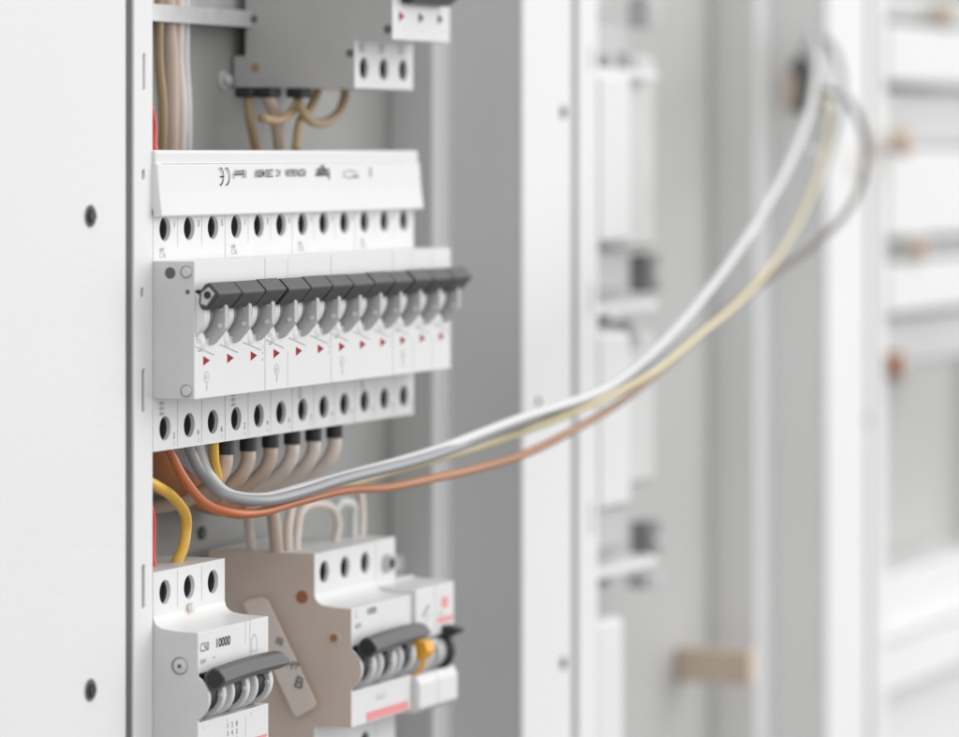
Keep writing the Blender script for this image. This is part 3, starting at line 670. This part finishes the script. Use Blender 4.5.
# brown thick cable and yellow wire at the left
wire('thick_cable', pp([(150, 440, 22), (160, 462, 24), (180, 484, 24), (205, 498, 18), (240, 505, 6)]), 5.2, 'w_brown', 'fat dark brown cable behind the orange wire under the first terminals')
wire('short_wire', pp([(140, 478, 34), (154, 485, 35), (172, 497, 36), (184, 512, 37), (187, 528, 37), (182, 548, 36), (177, 566, 35), (176, 585, 33)]), 1.9, 'w_yellow', 'bright yellow wire curving down into the bottom left breaker')
wire('short_wire', pp([(215, 436, 40), (216.5, 460, 40), (218, 480, 38), (221, 494, 33), (223, 500, 26)]), 1.35, 'w_yellow', 'short yellow wire dropping from the third terminal beside the tan cables')
for (x, y0, y1, P, lab_) in ((155, 112, 152, 40, 'red wire glimpsed beside the strip above the long cover'), (153.2, 505, 575, 34, 'red wire glimpsed beside the strip above the bottom left breaker')):
    wire('red_wire', pp([(x - 6, y0 - 6, P), (x - 1.2, y0 + 14, P), (x - 1.2, (y0 + y1) / 2 + 12, P), (x, y1, P), (x - 1, y1 + 20, P - 6)]), 1.3, 'w_red', lab_)
# the tan cables with black sleeves
order = ['first', 'second', 'third', 'fourth', 'fifth', 'sixth']
for j, i in enumerate(range(3, 9)):
    Xc = PW * (i + .5) - .2
    t = thing('sleeved_cable', '%s tan cable with a black sleeve hanging under the middle row, counted from the left' % order[j], 'cable', (Xc, 40, -98), 'sleeved cables under the middle row')
    bm = bmesh.new(); tube_into(bm, [(Xc, 39.8, -95), (Xc, 39.8, -98), (Xc, 39.8, -102.5)], 3.0, sub=3); obj('sleeve', bm, 'black', t, smooth=False)
    bm = bmesh.new()
    tube_into(bm, [(Xc, 39.8, -101.5), (Xc, 39.7, -106), (Xc - 1, 37.5, -111), (Xc - 2, 32, -115.5), (Xc - 3.5, 24, -119), (Xc - 5, 14, -121), (Xc - 6, 4, -122), (Xc - 6, -9, -122)], 2.55)
    obj('insulation', bm, 'w_tan' if j < 3 else 'w_cream', t, smooth=True)
# cream wires dropping to the taupe breaker and its neighbours
for j, (pts, r, m_, lab_) in enumerate((
    ([(244, 498, 10), (249, 515, 14), (251, 535, 16), (252, 556, 16)], 1.7, 'w_cream', 'leftmost cream wire dropping behind the taupe breaker'),
    ([(268, 500, 20), (273, 516, 26), (276, 532, 28), (278, 556, 28)], 2.4, 'w_tan', 'tan wire entering the first top terminal of the taupe breaker'),
    ([(292, 498, 24), (290, 514, 28), (287, 530, 29), (288, 556, 29)], 1.7, 'w_cream', 'cream wire right beside the tan one above the taupe breaker'),
    ([(296, 556, 30), (297, 535, 30), (300, 515, 30), (308, 506, 30), (322, 504, 30), (333, 510, 30), (337, 524, 30), (334, 550, 30)], 1.6, 'w_cream', 'cream wire bent in an arch over the taupe breaker'),
    ([(335, 512, 28), (342, 503, 29), (352, 506, 30), (354, 522, 30), (352, 550, 29)], 1.7, 'w_white', 'white wire with a small tight arch above the taupe breaker'),
    ([(356, 480, 24), (361, 498, 27), (362, 520, 29), (359, 552, 29)], 1.6, 'w_cream', 'rightmost cream wire dropping to the modules beside the taupe breaker'))):
    wire('drop_wire', pp(pts), r, m_, lab_)
# upper left: old wiring behind
for j, (x, P, r, m_, lab_) in enumerate(((161, 0, 1.6, 'w_ochre', 'ochre wire nearest the strip in the upper left'), (171, -2.6, 2.9, 'w_tan', 'thick tan cable rising in the upper left'), (180.5, -2.4, 2.0, 'w_cream', 'pale cream cable rising beside the thick tan one'), (187.5, -3, 1.5, 'w_white', 'thin cream wire rising right of the other pale cables'))):
    wire('rising_cable', pp([(x - 2, -60, P), (x - 2, 10, P), (x - 1, 60, P), (x + 1.5, 110, P), (x, 180, P - 2), (x, 260, P - 2)]), r, m_, lab_)
# head of a bolt on the plate
X, P, z = onP(222, 80, -6); t = thing('bolt', 'bright blurred bolt head on the grey plate in the upper left', 'bolt', (X, P, z))
bm = bmesh.new(); cylP(bm, X, z, 3.6, -5.9, -5); obj('washer', bm, 'zinc', t, .3)
bm = bmesh.new(); cylP(bm, X, z, 2.3, -4.9, -2.4, 6); obj('head', bm, 'zinc', t, .6)
X, P, z = onP(201, 533, -6); bm = bmesh.new(); cylP(bm, X, z, 2.6, -5.9, -4.6, 6); tag(obj('bolt', bm, 'gasket', None, .4), 'small dull bolt on the grey plate left of the taupe breaker', 'bolt')
# sleeved ochre wires under the upper breaker
for j, (X, P, pts, lab_) in enumerate((
    (166, 8, [(248, 98), (250, 120), (256, 150), (256, 175)], 'thin ochre wire dropping from the first black sleeve of the upper breaker'),
    (172, 14, [(268, 98), (276, 118), (280, 150), (280, 175)], 'tan wire dropping straight from the second black sleeve of the upper breaker'),
    (178, 20, [(299, 90), (298, 100), (290, 113), (278, 120), (262, 118)], 'ochre wire curling left under the upper breaker'),
    (186, 22, [(318, 86), (316, 96), (309, 110), (300, 122), (296, 150)], 'brown wire falling beside the wide loop under the upper breaker'),
    (196, 24, [(345, 86), (345, 96), (339, 112), (326, 122), (313, 122), (304, 114), (300, 104)], 'wide ochre loop of wire under the upper breaker'))):
    t = thing('sleeved_wire', lab_, 'wire', (X, P, 24), 'wires under the upper breaker')
    p3 = [(XatP(x, P), P, Zat(y, XatP(x, P), P)) for x, y in pts]
    top = p3[0]
    bm = bmesh.new(); tube_into(bm, [(top[0], top[1], top[2] + 3)] + p3, 1.7 if j != 1 else 2.4); obj('insulation', bm, 'w_ochre' if j != 1 else 'w_tan', t, smooth=True)
    if j < 3:
        bm = bmesh.new(); box(bm, top[0] - 4.5, top[0] + 4.5, top[1] - 3.4, top[1] + 3.4, 20.5, 24.2); obj('sleeve', bm, 'black', t, .8)

# ================================================================== FAR CABINET CONTENTS (blurred)
def gear(name, label, cat, x0, x1, p0, p1, z1, z0, m, nslot=0, group=None):
    t = thing(name, label, cat, (x0, p0, z0), group)
    bm = bmesh.new(); prism(bm, [(p0, z0), (p0, z1), (p1 - 3, z1), (p1, z1 - 2), (p1, z0 + 2), (p1 - 3, z0)], x0, x1); obj('body', bm, m, t, .8)
    for k in range(nslot):
        bm = bmesh.new(); cylP(bm, x0 + (k + .5) * (x1 - x0) / nslot, z1 - 8, 3.4, p1 + .05, p1 + .5, 16); obj('terminal_hole', bm, 'gasket', t)
    return t
gear('module_block', 'blurred tall white module block just right of the middle posts, upper', 'module', XO2 + 1, XO2 + 36, 2, 45, 34, -38, 'plastic')
gear('module_block', 'blurred tall white module block just right of the middle posts, lower', 'module', XO2 + 1, XO2 + 36, 2, 45, -75, -150, 'plastic')
gear('module_block', 'blurred white block at the foot of the middle cabinet', 'module', XO2 + 1, XO2 + 30, 2, 44, -196, -300, 'plastic')
gear('module_block', 'pale grey blurred block behind the upper white module of the middle cabinet', 'module', 468, 520, 2, 27, 44, -42, 'plastic_side')
gear('module_block', 'pale grey blurred block behind the lower white module of the middle cabinet', 'module', 468, 520, 2, 27, -78, -146, 'plastic_side')
for (x, y, P, w_, h_, lb) in ((651, 273, 24, 14, 17, 'dark blurred clamp below the upper pale block of the middle cabinet'), (634, 335, 32, 14, 12, 'dark blurred clamp above the lower white module of the middle cabinet'),
                          (652, 540, 24, 14, 17, 'dark blurred clamp below the lower pale block of the middle cabinet'), (650, 12, 24, 15, 14, 'dark blurred clamp at the top edge of the middle cabinet'), (632, 62, 30, 18, 8, 'dark blurred clamp above the upper white module of the middle cabinet'), (652, 580, 20, 22, 6, 'grey blurred clamp low under the others in the middle cabinet')):
    X, _, z = onP(x, y, P); t = thing('rail_clamp', lb, 'clamp', (X, P, z - h_ / 2), 'clamps in the middle cabinet')
    bm = bmesh.new(); box(bm, X - w_ / 2, X + w_ / 2, P - 8, P + 2, z - h_ / 2, z + h_ / 2); obj('body', bm, 'seam' if h_ > 15 else 'plastic_grey', t, 1)
    bm = bmesh.new(); cylP(bm, X, z, 2.2, P + 2.1, P + 3.2, 12); obj('screw', bm, 'zinc', t, .2)
for zz, lb in ((-57, 'blurred rail between the white modules of the middle cabinet'), (-172, 'blurred lower rail of the middle cabinet'), (64, 'blurred upper rail of the middle cabinet')):
    rail(zz, 402, 520, lb, p=8)
X = XatP(678, -5); P1 = PatX(750, X)
t = thing('terminal_block', 'beige blurred block low in the middle cabinet', 'block', (X, 2, -240))
zz = Zat(649, X, 10); z_ = Zat(683, X, 10)
bm = bmesh.new(); box(bm, X, X + 9, -5.5, P1, z_, zz); obj('body', bm, 'beige', t, .8)
bm = bmesh.new()
for k in range(5): box(bm, X - .4, X - .05, -1 + k * 7, 0 + k * 7, z_ + 2, zz - 2)
obj('divider', bm, 'beige', t)
for (za, zb_, lb, n) in ((67, 36, 'top blurred white cover in the farthest cabinet', 0), (2, -44, 'wide blurred white cover in the farthest cabinet, just below the cream wire', 0), (-56, -83, 'lowest blurred white cover in the farthest cabinet', 0)):
    gear('module_cover', lb, 'cover', XO3 + 1, XO3 + 200, 2, 46, za, zb_, 'plastic', 0, 'covers in the farthest cabinet')
for (za, zb_, lb) in ((34, 4, 'grey blurred module row between the upper white covers of the farthest cabinet'), (-45, -55, 'narrow grey blurred row between the lower white covers of the farthest cabinet'), (-84, -112, 'grey blurred module row under the lowest white cover of the farthest cabinet'), (84, 70, 'dark grey blurred row at the top edge of the farthest cabinet')):
    gear('module_row', lb, 'module', XO3 + 1, XO3 + 200, 2, 36, za, zb_, 'paint_grey', 0, 'grey rows in the farthest cabinet')
for (za, zb_, lb) in ((-222, -257, 'white blurred trunking above the bottom ledge of the farthest cabinet'), (-277, -420, 'white blurred trunking under the bottom ledge of the farthest cabinet')):
    gear('cable_trunking', lb, 'trunking', XO3 + 1, XO3 + 250, -3, 26, za, zb_, 'plastic')
for (ya, yb, lb) in ((20, 58, 'grey blurred bracket at the top of the middle cabinet'), (250, 297, 'grey blurred bracket between the white modules of the middle cabinet'), (520, 562, 'grey blurred bracket below the lower white module of the middle cabinet')):
    za, zb_ = Zat(ya, XO2 + 20, 30), Zat(yb, XO2 + 20, 30)
    t = gear('mounting_bracket', lb, 'bracket', XO2 + 2, XO2 + 92, 0, 22, za, zb_, 'plastic_grey', 0, 'brackets in the middle cabinet')
    bm = bmesh.new(); box(bm, XO2 + 2, XO2 + 100, 0, 34, zb_ - 8, zb_ - 4); obj('ledge', bm, 'paint', t, .6)
    bm = bmesh.new(); box(bm, XO2 + 20, XO2 + 62, 0, 26, zb_ - 14, zb_ - 8.2); obj('ledge_foot', bm, 'seam', t, .6)
for (x, y, P, rx, m_, lb) in ((905, 142, 56, 7, 'beige', 'beige blurred cap beside the cream wire end'), (922, 250, 50, 6, 'beige', 'beige blurred cap between the lower white covers'), (897, 366, 42, 7, 'w_brown', 'brown blurred cap under the lowest white cover'), (946, 580, 8, 9, 'beige', 'beige blurred cap low on the right edge'), (946, 14, 46, 6, 'beige', 'beige blurred cap in the top right corner')):
    X, _, z = onP(x, y, P); t = thing('wire_cap', lb, 'cap', (X, P, z - rx), 'caps in the farthest cabinet')
    bm = bmesh.new(); cylP(bm, X, z, rx, P - 6, P + 3, 20); obj('body', bm, m_, t, 1)
    bm = bmesh.new(); cylP(bm, X, z, rx * .4, P + 3.1, P + 4, 16); obj('tip', bm, 'label', t, .2)
